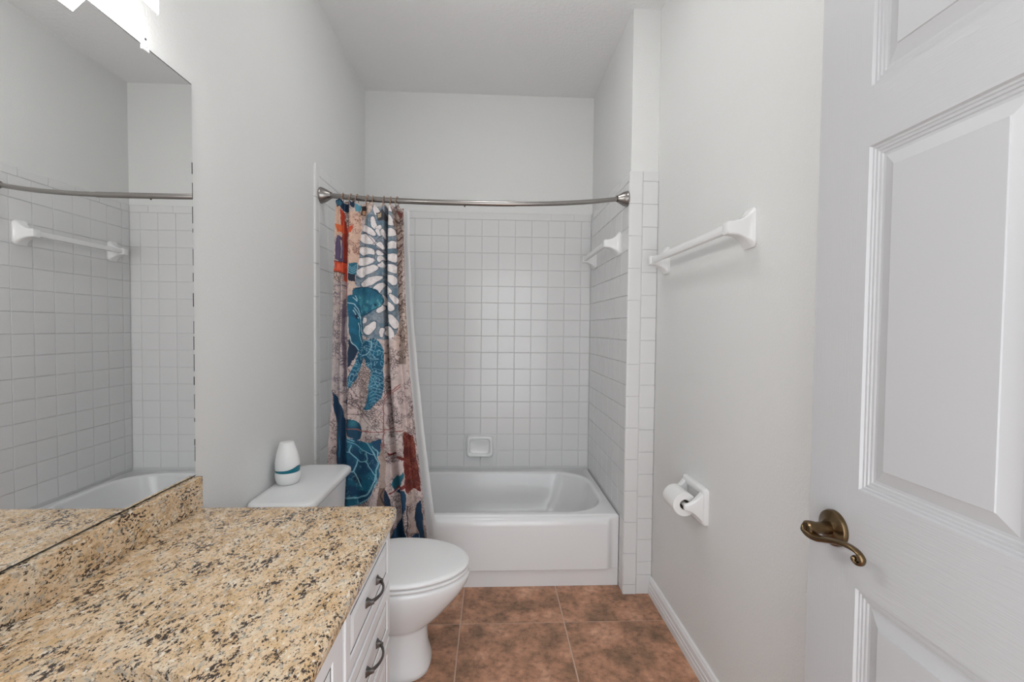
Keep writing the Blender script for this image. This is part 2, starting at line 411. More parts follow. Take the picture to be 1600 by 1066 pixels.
# ------------------------------------------------------------------ granite counter, backsplash, sink
SC, SA, SB = (-.535, .520), .185, .163
N = 360
def outer(inset, z, r=.018):
    x0, x1, y0, y1 = XL+.001, XC-inset, Y0+.002, YC-inset
    out = []
    for i in range(N):
        a = 2*PI*i/N; d = (math.cos(a), math.sin(a)); cx, cy = SC
        t = min([(x1-cx)/d[0] if d[0] > 1e-9 else 9e9, (x0-cx)/d[0] if d[0] < -1e-9 else 9e9, (y1-cy)/d[1] if d[1] > 1e-9 else 9e9, (y0-cy)/d[1] if d[1] < -1e-9 else 9e9])
        p = [cx+t*d[0], cy+t*d[1]]
        # round the far front corner
        kx, ky = x1-r, y1-r
        if p[0] > kx and p[1] > ky:
            A = 1; B = -2*(d[0]*(kx-cx)+d[1]*(ky-cy)); Cc = (kx-cx)**2+(ky-cy)**2-r*r; D = B*B-4*Cc
            if D > 0: t = (-B+math.sqrt(D))/2; p = [cx+t*d[0], cy+t*d[1]]
        out.append((p[0], p[1], z))
    return out
def ell(f, z): return [(SC[0]+(SA+f)*math.cos(2*PI*i/N), SC[1]+(SB+f)*math.sin(2*PI*i/N), z) for i in range(N)]
bm = NB()
th = .034
prof = [(.010, ZCT-th), (.003, ZCT-th+.002), (0, ZCT-th+.008), (0, ZCT-.016), (.001, ZCT-.010), (.004, ZCT-.004), (.009, ZCT-.0008), (.016, ZCT)]
rings = [ell(-.002, ZCT-th)] + [outer(i, z) for i, z in prof] + [ell(.004, ZCT), ell(.001, ZCT-.001), ell(0, ZCT-.004), ell(-.002, ZCT-th)]
loft(bm, rings, False, False); bmesh.ops.remove_doubles(bm, verts=bm.verts, dist=1e-6)
tag(obj('countertop', bm, M_gran, None, 40, at=(-.55, .65, ZCT-th)), 'speckled tan and brown granite vanity countertop', 'countertop')
tag(obj('backsplash', bx(NB(), (XL+.0005, Y0+.002, ZCT+.0003), (XBS, YC-.0005, ZBS), .0015), M_gran, None, at=(XL, .65, ZCT)), 'low granite backsplash strip beneath the mirror', 'backsplash')
bm = NB(); pr = [(.006, ZCT-th-.001), (.004, ZCT-th-.006), (-.005, ZCT-.08), (-.03, ZCT-.13), (-.07, ZCT-.155), (-.12, ZCT-.163)]
loft(bm, [ell(f, z) for f, z in pr] , False, True)
tag(obj('sink', bm, M_porc, None, 60, at=(SC[0], SC[1], ZCT-.16)), 'white oval undermount sink, its rim at the bottom edge of frame', 'sink')

# ------------------------------------------------------------------ vanity cabinet
XF = -.2864; CX1 = XF-.019
van = thing('vanity_cabinet', 'white raised-panel vanity cabinet under the granite countertop', 'cabinet', (-.57, .65, 0))
bm = NB(); bx(bm, (XL+.002, 1.270, 0), (CX1, 1.288, .764)); bx(bm, (XL+.002, Y0+.005, 0), (CX1, Y0+.02, .764)); bx(bm, (CX1-.08, Y0+.02, 0), (CX1-.065, 1.27, .10)); bx(bm, (XL+.002, Y0+.02, .10), (CX1-.02, 1.27, .115))
bx(bm, (CX1-.019, Y0+.02, .10), (CX1, 1.288, .13)); bx(bm, (CX1-.019, Y0+.02, .745), (CX1, 1.288, .764)); bx(bm, (CX1-.019, .875, .10), (CX1, .91, .764)); bx(bm, (CX1-.019, 1.262, .10), (CX1, 1.288, .764)); bx(bm, (CX1-.019, Y0+.005, .10), (CX1, Y0+.04, .764)); bx(bm, (CX1-.0195, .91, .425), (CX1-.0005, 1.262, .440)); bx(bm, (CX1-.0195, .91, .575), (CX1-.0005, 1.262, .595))
obj('body', bm, M_cab, van)
def front(name, y0, y1, z0, z1, edge=.030):
    bm = NB(); hy, hz = (y1-y0)/2, (z1-z0)/2; cy, cz = (y0+y1)/2, (z0+z1)/2; R = []
    edge = min(edge, hz*.42)
    steps = [(0, .0), (0, .016), (.0015, .0182), (.003, .019), (edge, .019), (edge+.002, .0165), (edge+.005, .0165), (edge+.0052, .0145), (edge+.0085, .0145), (edge+.0087, .0165), (edge+.022, .0195), (edge+.026, .0195)]
    for ins, d in steps: R.append([(CX1+.0005+d, cy+sy*(hy-ins), cz+sz*(hz-ins)) for sy, sz in ((-1, -1), (1, -1), (1, 1), (-1, 1))])
    V = loft(bm, R, True, True)
    bm.faces.ensure_lookup_table()
    o = obj(name, bm, [M_cab, M_groove], van)
    for p in o.data.polygons:
        i = p.index // 4
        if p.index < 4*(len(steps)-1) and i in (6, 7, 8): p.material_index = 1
    return o
def pull(parent, y, z, x=XF, L=.048):
    bm = NB(); pts = []; rad = []
    for i in range(25):
        t = i/24; a = PI*t; yy = y-L*math.cos(a)*(1.0 if True else 1)
        out = .026*min(1, math.sin(a)**.75) + .003
        pts.append((x+out, y-L*(1-2*t)*-1*(-1), z)); rad.append(.0036+.0012*math.cos(a*2)**2)
    pts = [(x+.004+.023*math.sin(PI*i/24)**.6, y-L+2*L*i/24, z) for i in range(25)]
    rad = [.0052-.0014*math.sin(PI*i/24) for i in range(25)]
    tube(bm, pts, rad, 12, upv=(0, 0, 1), flat=.75)
    for s in (-1, 1): 
        R = []
        for d, hy, hz in ((0, .0085, .010), (.003, .0085, .010), (.006, .0065, .008), (.012, .0045, .006), (.018, .0035, .005)):
            R.append([(x+d, y+s*L+a-s*d*.25, z+c) for a, c in rrect(hy, hz, .003, 3, 2)])
        loft(bm, R)
    o = obj('handle', bm, M_pewter, parent, 40); o['label'] = 'dark pewter arched pull'; return o
for (z0, z1, hz) in ((.593, .752, .672), (.4335, .5825, .508), (.115, .4235, .30)):
    d = front('drawer', .893, 1.285, z0, z1); pull(d, 1.088, hz)
for (y0, y1) in ((.03, .452), (.456, .878)):
    front('door', y0, y1, .115, .752, .055)

# ------------------------------------------------------------------ toilet
TY = 1.742
toi = thing('toilet', 'white two-piece toilet with closed lid between vanity and tub', 'toilet', (-.45, TY, 0))
def egg(xf, xb, w, z, xc=None, n=72, e=2.0):
    xc = -.36 if xc is None else xc; P = []
    for i in range(n):
        t = 2*PI*i/n; c, s = math.cos(t), math.sin(t)
        c2 = math.copysign(abs(c)**(2/e), c); s2 = math.copysign(abs(s)**(2/e), s)
        ax = (xf-xc) if c > 0 else (xc-xb); P.append((xc+ax*c2, TY+w*s2, z))
    return P
bm = NB()
pr = [(-.232, -.66, .108, 0, 2.6), (-.226, -.66, .114, .004, 2.6), (-.226, -.66, .114, .020, 2.6), (-.232, -.66, .107, .045, 2.5), (-.240, -.66, .099, .08, 2.4), (-.242, -.655, .096, .12, 2.3), (-.240, -.65, .097, .165, 2.2), (-.236, -.645, .100, .174, 2.2), (-.222, -.64, .110, .183, 2.1), (-.198, -.635, .126, .202, 2.05), (-.166, -.63, .144, .232, 2), (-.135, -.625, .161, .268, 2), (-.105, -.62, .175, .302, 2), (-.085, -.62, .185, .335, 2), (-.078, -.62, .189, .358, 2), (-.080, -.62, .188, .368, 2), (-.086, -.62, .183, .3745, 2)]
loft(bm, [egg(a, b_, w, z, -.36, e=e) for a, b_, w, z, e in pr])
obj('bowl', bm, M_porc, toi, 60)
bm = NB()
loft(bm, [egg(a, -.565, w, z, -.36) for a, w, z in ((-.105, .168, .3755), (-.100, .172, .3785), (-.082, .187, .3788), (-.080, .189, .381), (-.080, .189, .387), (-.082, .187, .3895), (-.100, .170, .3900))])
obj('seat', bm, M_plast, toi, 60)
bm = NB()
loft(bm, [egg(a, b_, w, z, -.36) for a, b_, w, z in ((-.104, -.555, .168, .3890), (-.104, -.555, .168, .3945), (-.084, -.562, .187, .3947), (-.081, -.565, .190, .398), (-.081, -.565, .190, .404), (-.085, -.563, .186, .4085), (-.097, -.555, .174, .4115), (-.14, -.53, .14, .4128))])
obj('lid', bm, M_plast, toi, 60)
bm = NB(); tyc = 1.765
tc = -.718
loft(bm, [[(tc+x, tyc+y, z) for x, y in rrect(hx, hy, .035, 8, 3)] for hx, hy, z in ((.080, .190, .372), (.088, .200, .380), (.091, .205, .50), (.097, .214, .676))])
obj('tank', bm, M_porc, toi, 50)
bm = NB()
loft(bm, [[(tc+x, tyc+y, z) for x, y in rrect(hx, hy, .045, 8, 3)] for hx, hy, z in ((.104, .222, .6765), (.112, .231, .680), (.115, .235, .686), (.115, .235, .697), (.1125, .2325, .704), (.106, .226, .7085), (.09, .21, .7098))])
obj('tank_lid', bm, M_porc, toi, 60)
bm = NB(); bx(bm, (-.640, TY-.10, .19), (-.60, TY+.10, .372), .01); bx(bm, (-.80, TY-.105, .30), (-.60, TY+.105, .371), .012)
obj('rear_deck', bm, M_porc, toi, 40)
for s in (-1, 1): obj('hinge', bx(NB(), (-.60, TY+s*.07-.02, .375), (-.566, TY+s*.07+.02, .402), .005), M_plast, toi, 40)
bm = NB(); lathe(bm, [(.011, 0), (.012, .004), (.009, .010)], (tc+.096, tyc-.155, .645), 'x', 20); tube(bm, [(tc+.108, tyc-.155, .645), (tc+.11, tyc-.12, .642), (tc+.109, tyc-.09, .64)], .005, 10)
obj('flush_lever', bm, M_nickel, toi, 40)

# air freshener
fx, fy, fz = -.779, 1.752, .7102
af = thing('air_freshener', 'white cone air freshener with a teal wave, on the toilet tank', 'air freshener', (fx, fy, fz))
bm = NB(); lathe(bm, [(.034, 0), (.038, .003), (.043, .016), (.0455, .030), (.0455, .040), (.044, .046)], (fx, fy, fz), 'z', 48); obj('base', bm, M_plast, af, 40)
bm = NB(); n = 64
def wv(a): return .0075*math.sin(a*2+2.4)+.004*math.sin(a*3+1)
loft(bm, [[(fx+r*math.cos(2*PI*i/n), fy+r*math.sin(2*PI*i/n), fz+h+k*wv(2*PI*i/n)) for i in range(n)] for r, h, k in ((.0415, .0462, 0), (.0430, .049, 0), (.0432, .060, 1))], True, True)
o = obj('band', bm, M_teal, af, 60); o['label'] = 'teal wavy band'
bm = NB()
loft(bm, [[(fx+r*math.cos(2*PI*i/n), fy+r*math.sin(2*PI*i/n), fz+h+k*wv(2*PI*i/n)) for i in range(n)] for r, h, k in ((.0435, .0605, 1), (.0445, .067, 1), (.0435, .085, .4), (.038, .115, .1), (.031, .140, 0), (.0265, .153, 0), (.025, .157, 0), (.022, .1585, 0))], True, True)
bmesh.ops.rotate(bm, verts=[v for v in bm.verts], cent=(fx, fy, fz+.06), matrix=Matrix.Rotation(math.radians(-2.5), 3, 'Y'))
obj('cone', bm, M_plast, af, 40)

# ------------------------------------------------------------------ shower rod, rings, curtain, liner
RXM, RHX, RZE, RZM = (XL+XR)/2, (XR-XL)/2, 1.949, 1.890
def rod(x):
    t = (x-RXM)/(RHX-.05); q = min(1, abs(t)**2.6)
    ye = 2.226 if x < RXM else 2.196
    ym = 2.105
    return Vector((x, ym+(ye-ym)*q, RZM+(RZE-RZM)*q + .004*(1 if x > RXM else -1)*q))
rodo = thing('shower_rod', 'bowed brushed nickel shower curtain rod across the tub opening', 'curtain rod', (RXM, 2.12, RZM))
xa = XL+PT+.0465; xb = XR-PT-.0465
bm = NB(); tube(bm, [rod(xa+(.105-xa)*i/40) for i in range(41)], .0127, 20); o = obj('wide_tube', bm, M_nickel, rodo, 40)
bm = NB(); tube(bm, [rod(.09+(xb-.09)*i/30) for i in range(31)], .0108, 20); obj('narrow_tube', bm, M_nickel, rodo, 40)
bm = NB(); p = rod(-.13); lathe(bm, [(.0028, -.0175), (.0036, -.016), (.0036, -.012)], p, 'z', 12); obj('set_screw', bm, M_dkbrass, rodo, 40)
for s, x0 in ((1, XL+PT+.0005), (-1, XR-PT-.0005)):
    p = rod(x0+s*.045); bm = NB(); base = rod(x0)
    pr = [(.0375, 0), (.039, .002), (.039, .005), (.0365, .008), (.0355, .013), (.031, .024), (.024, .036), (.0185, .045), (.0165, .049)]
    if s < 0: pr = [(r, -h) for r, h in pr]
    lathe(bm, pr, (x0, p.y, p.z), 'x', 40); obj('flange', bm, M_nickel, rodo, 35)
    bm = NB(); lathe(bm, [(.0150, s*.048), (.0150, s*.0535), (.0132, s*.0535)], (x0, p.y, p.z), 'x', 28); obj('collar', bm, M_dkbrass, rodo, 35)

# curtain outline, centre plane
CT, CB = 1.872, .297
def lerpt(v, tab):
    for (a, x), (b_, y) in zip(tab, tab[1:]):
        if v <= b_: return x+(y-x)*(v-a)/(b_-a)
    return tab[-1][1]
Ltab = [(0, -.732), (.10, -.737), (.25, -.744), (.46, -.748), (.6, -.752), (.74, -.768), (1, -.79)]
Rtab = [(0, -.412), (.12, -.411), (.3, -.402), (.5, -.381), (.68, -.350), (.85, -.315), (1, -.291)]
valleys = [(.085, .5, .025), (.17, 1.0, .03), (.42, .55, .04), (.735, 1.75, .024), (.885, .6, .03)]
def foldy(u, v):
    y = .010*math.sin(2*PI*(u*3.2+.2))*(.7+.5*v)
    for c, a, w in valleys:
        c2 = c + .012*math.sin(5*v+c*20); k = a
        if c == .42: k = a*max(0, 1-2.2*v)
        if c == .885: k = a*(.5+.6*v)
        y += .036*k*math.exp(-((u-c2)/w)**2)
    y += .004*math.sin(u*60+3*v)*math.exp(-v*9)      # gathers at the header
    return y
NUc, NVc = 250, 860
uu = np.linspace(0, 1, NUc); vv = np.linspace(0, 1, NVc)

# --- the printed pattern (flat print on the cloth, with one fold's shade), painted on a cloth raster in 'cloth pixels' (x 505..690, y 308..845)
PX0, PX1, PY0, PY1, SS = 505, 690, 308, 846, 2.5
GW, GH = int((PX1-PX0)*SS), int((PY1-PY0)*SS)
gx, gy = np.meshgrid(PX0+(np.arange(GW)+.5)/SS, PY0+(np.arange(GH)+.5)/SS)
rng = np.random.default_rng(5)
def vnoise(s, seed, sx=1., sy=1.):
    r = np.random.default_rng(seed); n = 97; T = r.random((n, n))
    ca, sa = math.cos(seed*1.3), math.sin(seed*1.3); x = (gx*ca+gy*sa)/s*sx+seed*3.1; y = (gy*ca-gx*sa)/s*sy+seed*1.7; xi = np.floor(x).astype(int); yi = np.floor(y).astype(int); fx_ = x-xi; fy_ = y-yi
    fx_ = fx_*fx_*(3-2*fx_); fy_ = fy_*fy_*(3-2*fy_); a = T[yi % n, xi % n]; b = T[yi % n, (xi+1) % n]; c = T[(yi+1) % n, xi % n]; d = T[(yi+1) % n, (xi+1) % n]
    return (a*(1-fx_)+b*fx_)*(1-fy_)+(c*(1-fx_)+d*fx_)*fy_
def iso(nz, lev, w): # thin line where noise crosses a level
    nz = nz+.35*(vnoise(2.3, 97)-.5)
    g0, g1 = np.gradient(nz); gm = np.hypot(g0, g1)+1e-4
    return np.clip(1.2-np.abs(nz-lev)/gm/(w*SS), 0, 1)
img = np.empty((GH, GW, 3))
def col(c): return np.array(c, float)
def blend(mask, c):
    global img
    c = col(c) if not isinstance(c, np.ndarray) else c
    img = img*(1-mask[..., None])+c*mask[..., None]
def poly(pts, soft=0):
    P = np.array(pts, float); ins = np.zeros(gx.shape, bool); j = len(P)-1
    wx = gx+wob[0]; wy = gy+wob[1]
    for i in range(len(P)):
        xi, yi = P[i]; xj, yj = P[j]
        cnd = ((yi > wy) != (yj > wy)) & (wx < (xj-xi)*(wy-yi)/((yj-yi) or 1e-9)+xi); ins ^= cnd; j = i
    return ins.astype(float)
def stroke(pts, w, wobble=True):
    wx = gx+(wob[0] if wobble else 0); wy = gy+(wob[1] if wobble else 0); D = np.full(gx.shape, 1e9)
    for (x0, y0), (x1, y1) in zip(pts, pts[1:]):
        lx, ly = x1-x0, y1-y0; t = np.clip(((wx-x0)*lx+(wy-y0)*ly)/(lx*lx+ly*ly+1e-9), 0, 1)
        D = np.minimum(D, np.hypot(wx-x0-t*lx, wy-y0-t*ly))
    return np.clip((w-D)*SS*.7+.5, 0, 1)
def curve(pts, n=8):
    P = [np.array(p, float) for p in pts]; P = [2*P[0]-P[1]]+P+[2*P[-1]-P[-2]]; out = []
    for i in range(1, len(P)-2):
        for k in range(n):
            t = k/n; a, b, c, d = P[i-1:i+3]; out.append(.5*((2*b)+(-a+c)*t+(2*a-5*b+4*c-d)*t*t+(-a+3*b-3*c+d)*t**3))
    out.append(P[-2]); return [tuple(q) for q in out]
def ellipse(x0, y0, x1, y1, w, taper=.0):
    L = math.hypot(x1-x0, y1-y0); dx_, dy_ = (x1-x0)/L, (y1-y0)/L; cx, cy = (x0+x1)/2, (y0+y1)/2
    a = ((gx+wob[0]-cx)*dx_+(gy+wob[1]-cy)*dy_)/(L/2); b = (-(gx+wob[0]-cx)*dy_+(gy+wob[1]-cy)*dx_)/(w*(1+taper*a))
    q = (np.abs(a)**2.6+np.abs(b)**2.4)**(1/2.5); return q
wob = ((vnoise(7, 3)-.5)*2.2, (vnoise(7, 4)-.5)*2.2)
def Z(ox, oy, sc, pts): return [(ox+x/sc, oy+y/sc) for x, y in pts]
A = lambda *p: Z(505, 300, 7.6125, p)
B = lambda *p: Z(505, 420, 7.6125, p)
Cc = lambda *p: Z(505, 540, 6.661, p)
D = lambda *p: Z(505, 680, 6.268, p)
INK = (.055, .03, .035); RED = (.50, .055, .015); NAVY = (.004, .022, .055); TEAL = (.004, .085, .155); LB = (.24, .47, .56); MAR = (.13, .018, .012)
# ground: old-map parchment
n1 = vnoise(38, 11)
img[:] = col((.56, .46, .43)); blend(np.clip((n1-.45)*3, 0, 1), (.62, .42, .31)); blend(np.clip((gy-500)/120, 0, 1)*.75, (.58, .47, .455))
blend(np.clip((n1-.6)*4, 0, 1)*.5, (.52, .50, .49))
def scribble(mask, dens=1., c=INK):
    s = np.zeros(gx.shape)
    for sd, sc in ((21, 5.5), (22, 3.4), (23, 8), (24, 2.6)):
        nz = vnoise(sc, sd); gate = np.clip((vnoise(13, sd+9)-.60)*9, 0, 1)
        for lev in (.38, .58): s = np.maximum(s, iso(nz, lev, .46)*gate)
    blend(s*mask*dens, c); dots = np.clip((vnoise(1.3, 35)-.80)*9, 0, 1)*np.clip((vnoise(14, 36)-.52)*8, 0, 1); blend(dots*mask*dens, c)
one = np.ones(gx.shape)
scribble(one, .95)
for k in range(46):
    x0 = rng.uniform(505, 680); y0 = rng.uniform(320, 840); a = rng.choice([0, 0, 1.57, .6, -.7, .9, -1.1])+rng.normal(0, .05); L = rng.uniform(12, 45)
    blend(stroke([(x0-L*math.cos(a), y0-L*math.sin(a)), (x0+L*math.cos(a), y0+L*math.sin(a))], .32)*.85, (.16, .08, .07))
# left strips: peach cloth with red and orange bands
blend(poly([(520, 322), (531, 322), (531, 372), (519, 372)]), (.62, .40, .30))
blend(poly([(541, 330), (566, 330), (560, 410), (541, 410)])*.8, (.66, .42, .31))
m_ = poly([(541, 335), (566, 330), (560, 410), (541, 410)])
scribble(m_, .9, (.14, .03, .02))
blend(poly(A((140, 90), (215, 100), (300, 150), (300, 250), (245, 230), (200, 190), (145, 190))), NAVY)
blend(poly(A((150, 110), (215, 130), (205, 185), (150, 175))), (.03, .13, .2))
blend(poly(A((300, 70), (375, 90), (380, 190), (310, 150))), NAVY)
blend(poly(A((380, 130), (455, 120), (440, 190), (390, 230))), (.08, .26, .34))
blend(poly(A((195, 210), (240, 240), (265, 520), (230, 560), (195, 400))), (.33, .03, .015))  # darker red strip carries the fold's shade in its colour
blend(poly(A((200, 215), (228, 240), (240, 500), (205, 500))), RED)
blend(poly(A((130, 400), (215, 400), (215, 480), (150, 500))), (.62, .13, .04))
blend(poly(A((285, 430), (350, 385), (350, 430), (320, 480), (285, 500))), (.60, .07, .02))
blend(poly(A((150, 540), (240, 540), (285, 620), (280, 850), (240, 850), (120, 810), (125, 640))), (.10, .07, .14))
blend(stroke(curve(A((190, 590), (200, 680), (205, 780))), 1.3), (.50, .45, .38))
blend(stroke(curve(A((235, 520), (250, 700), (260, 900), (262, 1060))), 2.6), (.30, .035, .02))
blend(poly(A((118, 835), (250, 830), (270, 960), (115, 960))), (.58, .075, .03)); blend(poly(A((150, 860), (215, 850), (220, 930), (150, 930)))*.6, (.68, .17, .09))
blend(stroke(A((118, 838), (250, 832)), .8), MAR); blend(stroke(A((118, 960), (240, 962)), .8), MAR)
blend(stroke(curve(B((262, 0), (270, 150), (275, 340))), 3.2), (.45, .05, .02))
for k in range(9): blend(np.clip(1.2-np.hypot(gx-(540+rng.uniform(-2, 3)), gy-(425+k*4.6))/1.3, 0, 1), (.62, .13, .08))
blend(poly(A((300, 840), (400, 820), (395, 960), (300, 960))), (.01, .12, .19)); blend(poly(A((300, 955), (390, 960), (375, 1062), (300, 1030))), (.006, .012, .03))
for k in range(4): blend(stroke(curve(A((305, 870+k*26), (345, 885+k*22), (392, 845+k*27))), .35), LB)
blend(poly(B((290, 130), (375, 135), (360, 290), (330, 320), (300, 300))), (.58, .43, .36))
m_ = poly([(518, 440), (546, 440), (546, 610), (518, 610)]); blend(m_*.55, (.44, .40, .41)); scribble(m_, .85, (.07, .05, .09))
blend(stroke(curve([(537, 468), (536, 520), (538, 560), (537, 600)]), 1.8)*.8, (.12, .08, .12))
# white coral rosette on a grey-blue ground
sh = poly(A((600, 100), (660, 110), (700, 130), (800, 110), (830, 180), (850, 350), (890, 560), (910, 900), (915, 1066))+B((920, 300), (930, 560), (900, 720), (800, 790), (700, 790), (560, 780), (500, 760), (490, 560), (480, 200), (380, 180))+A((390, 1000), (420, 780), (450, 480), (500, 300), (590, 180)))
blend(sh, (.25, .29, .33)); blend(sh*np.clip((vnoise(6, 41)-.45)*4, 0, 1)*.8, (.11, .19, .25)); scribble(sh, .5, (.06, .09, .13))
WH = (.74, .69, .68)
pet = []
cx0, cy0 = 597, 398
def petal(x0, y0, x1, y1, w, t=.25): pet.append((x0, y0, x1, y1, w, t))
for q in [(585, 345, 566, 352, 4.5), (592, 360, 565, 357, 0)]: pass
petal(588, 363, 565, 351, 5.2); petal(590, 376, 563, 367, 6.0); petal(588, 389, 561, 389, 5.5, .3); petal(587, 402, 559, 407, 5.8, .3); petal(592, 411, 558, 426, 6.2, .35); petal(598, 426, 566, 442, 5.2, .2); petal(602, 436, 586, 452, 5.2)
petal(583, 334, 586, 353, 4.2); petal(587, 352, 596, 348, 3.2); petal(586, 312, 591, 330, 4.4); petal(595, 362, 588, 353, 2.8)
petal(600, 384, 590, 374, 4.6); petal(600, 391, 590, 388, 3.6); petal(602, 400, 591, 398, 4.6); petal(600, 411, 594, 405, 4); petal(601, 366, 596, 352, 3)
petal(604, 362, 618, 354, 5.6); petal(604, 380, 621, 374, 5.4, .2); petal(604, 395, 622, 396, 5.8, .25); petal(604, 409, 624, 415, 5.6, .25); petal(604, 424, 622, 434, 6, .2); petal(606, 440, 613, 452, 4); petal(606, 330, 614, 345, 5); petal(605, 312, 612, 325, 4)
petal(612, 452, 624, 466, 4); petal(607, 464, 617, 478, 4.2); petal(606, 502, 616, 520, 7.5, .1); petal(612, 484, 624, 504, 5); petal(574, 515, 590, 497, 6, -.2); petal(597, 520, 600, 505, 4); petal(571, 500, 574, 492, 3); petal(592, 482, 602, 472, 4); petal(600, 455, 603, 470, 4)
for x0, y0, x1, y1, w, t in pet:
    q = ellipse(x0, y0, x1, y1, w, t)
    if True:
        blend(np.clip((1.25-q)*9, 0, 1)*sh*.9, (.045, .08, .12)); blend(np.clip((1.08-q)*9, 0, 1)*sh, WH)
for pts in (A((520, 480), (640, 600), (750, 690)), A((590, 600), (700, 470), (745, 600)), A((750, 700), (640, 640), (610, 800)), A((650, 820), (740, 770), (890, 800))): blend(stroke(curve(pts), .6)*sh, (.10, .10, .13))
blend(poly(A((450, 130), (500, 130), (520, 200), (500, 250), (450, 250))), (.03, .02, .02)); blend(poly(A((460, 190), (500, 190), (500, 240), (470, 245))), (.45, .25, .14))
blend(poly(A((640, 190), (700, 160), (745, 230), (740, 290), (650, 290))), (.06, .06, .07)); blend(poly(A((655, 200), (690, 190), (690, 250), (655, 260))), (.42, .33, .22))
# right hand taupe strip
tp = poly(A((830, 160), (960, 150), (965, 1066))+B((970, 400), (1020, 1066), (935, 1066), (930, 560), (915, 400), (910, 0))+A((905, 1000), (885, 700), (870, 430), (840, 300)))
blend(tp, (.30, .23, .20)); scribble(tp, 1, (.05, .02, .015))
for yy in (340, 356, 367, 378, 391, 404, 421, 440, 455, 474, 490, 520, 535): blend(stroke(curve([(617, yy-6), (623, yy+2), (630, yy-5)]), 1.0)*tp, (.06, .025, .02))
blend(poly(A((880, 180), (955, 160), (940, 250), (900, 210))), (.10, .02, .015))
# turtle one: head, neck, flippers
hd = poly(curve(B((350, 240), (400, 200), (540, 186), (640, 203), (700, 260), (722, 330), (690, 400), (620, 460), (500, 527), (460, 500), (400, 420), (350, 340)), 6))
blend(hd, (.006, .10, .17)); sh2 = np.clip((gy-452)/28, 0, 1)*np.clip((vnoise(6, 51)-.2)*2, 0, 1); blend(hd*sh2, (.05, .26, .33)); blend(hd*np.clip((vnoise(3, 52)-.62)*6, 0, 1)*sh2, (.20, .45, .48))
blend(stroke(curve(B((360, 220), (540, 187), (700, 258), (722, 330), (690, 400), (500, 527))), .7), NAVY)
blend(np.clip(1.3-np.hypot(gx-(505+640/7.61), gy-(420+385/7.61))/2, 0, 1), NAVY)
nk = poly(curve(B((300, 320), (370, 290), (410, 340), (470, 480), (495, 640), (490, 800), (520, 900), (450, 960), (410, 930), (340, 800), (315, 640), (300, 420)), 5))
blend(poly(B((318, 810), (430, 930), (380, 1066), (318, 1066))), NAVY); blend(poly(Cc((275, 0), (375, 0), (300, 180), (272, 200))), NAVY)
blend(nk, (.004, .115, .20)); blend(nk*np.clip((vnoise(8, 55)-.5)*4, 0, 1)*.6, (.003, .06, .12))
for pts in (B((300, 390), (350, 395), (370, 400)), B((360, 330), (400, 360), (380, 300)), B((370, 470), (400, 540), (430, 560)), B((380, 440), (450, 560), (470, 680), (490, 740)), B((430, 620), (440, 740), (470, 830), (510, 890)), B((330, 780), (360, 860), (430, 930)), B((380, 400), (430, 470), (460, 560))): blend(stroke(curve(pts), .55), (.38, .60, .66))
blend(poly(B((370, 520), (410, 520), (420, 570), (400, 570))), NAVY)
fp = poly(curve(B((500, 820), (600, 780), (690, 820), (740, 920), (750, 1040))+Cc((645, 200), (640, 430), (600, 520), (520, 610), (440, 622), (480, 520), (497, 350), (512, 240), (470, 160), (450, 90), (400, 200), (370, 270), (320, 370), (285, 420), (268, 320), (330, 180), (370, 60))+B((440, 960)), 5))
blend(fp, (.004, .075, .145)); blend(fp*np.clip((vnoise(9, 61)-.45)*4, 0, 1)*.7, (.004, .13, .22)); blend(fp*np.clip((gx-598)/8, 0, 1)*.6, NAVY)
sw = np.maximum(iso(vnoise(7, 62, 1.3, .8), .45, .45), iso(vnoise(5, 63, 1.2, .8), .6, .4)); blend(fp*sw*np.clip((600-gy)/20+.8, .35, 1), (.22, .45, .55))
for yy in range(570, 628, 5): blend(stroke(curve([(581, yy+3), (590, yy-1), (600, yy+3)]), .35)*fp, (.16, .36, .46))
blend(stroke(curve(B((520, 800), (600, 830), (560, 960), (490, 1000))), .6), LB)
blend(poly(curve(Cc((250, 740), (330, 748), (400, 800), (420, 870), (390, 943), (290, 930), (240, 850)), 5)), (.004, .05, .10)); blend(np.clip(1.3-np.hypot(gx-553, gy-(540+780/6.66))/7, 0, 1)*.7*poly(curve(Cc((250, 740), (330, 748), (400, 800), (420, 870), (390, 943), (290, 930), (240, 850)), 5)), (.03, .20, .27))
for k in range(60):
    x0, y0 = rng.uniform(556, 582), rng.uniform(575, 630); blend(np.clip(1.3-np.hypot(gx-x0, gy-y0)/rng.uniform(.4, .8), 0, 1)*(1-fp), (.06, .03, .05))
# left navy leaf
blend(poly(curve(Cc((95, 470), (160, 540), (200, 640), (225, 800), (235, 1066))+D((215, 100), (212, 260), (128, 260), (135, 60))+Cc((145, 1000), (128, 750), (100, 560)), 4)), (.004, .035, .085))
blend(stroke(curve(Cc((150, 800), (165, 950))+D((160, 40), (160, 180))), 1.6), (.005, .10, .18))
blend(stroke(Cc((240, 400), (240, 660)), 1.2), NAVY)
for pts in (Cc((240, 830), (400, 850), (640, 850), (640, 830), (860, 825)), Cc((650, 490), (640, 700), (645, 1066)), Cc((655, 480), (700, 440), (830, 350)), Cc((665, 500), (720, 450), (835, 370)), D((585, 0), (600, 200))): blend(stroke(pts, .8), (.28, .10, .09))
for pts in (Cc((380, 600), (450, 720), (560, 830)), Cc((440, 650), (520, 760), (600, 860)), Cc((260, 560), (420, 640), (560, 640)), Cc((250, 690), (400, 680), (600, 650))): blend(stroke(curve(pts), .35), INK)
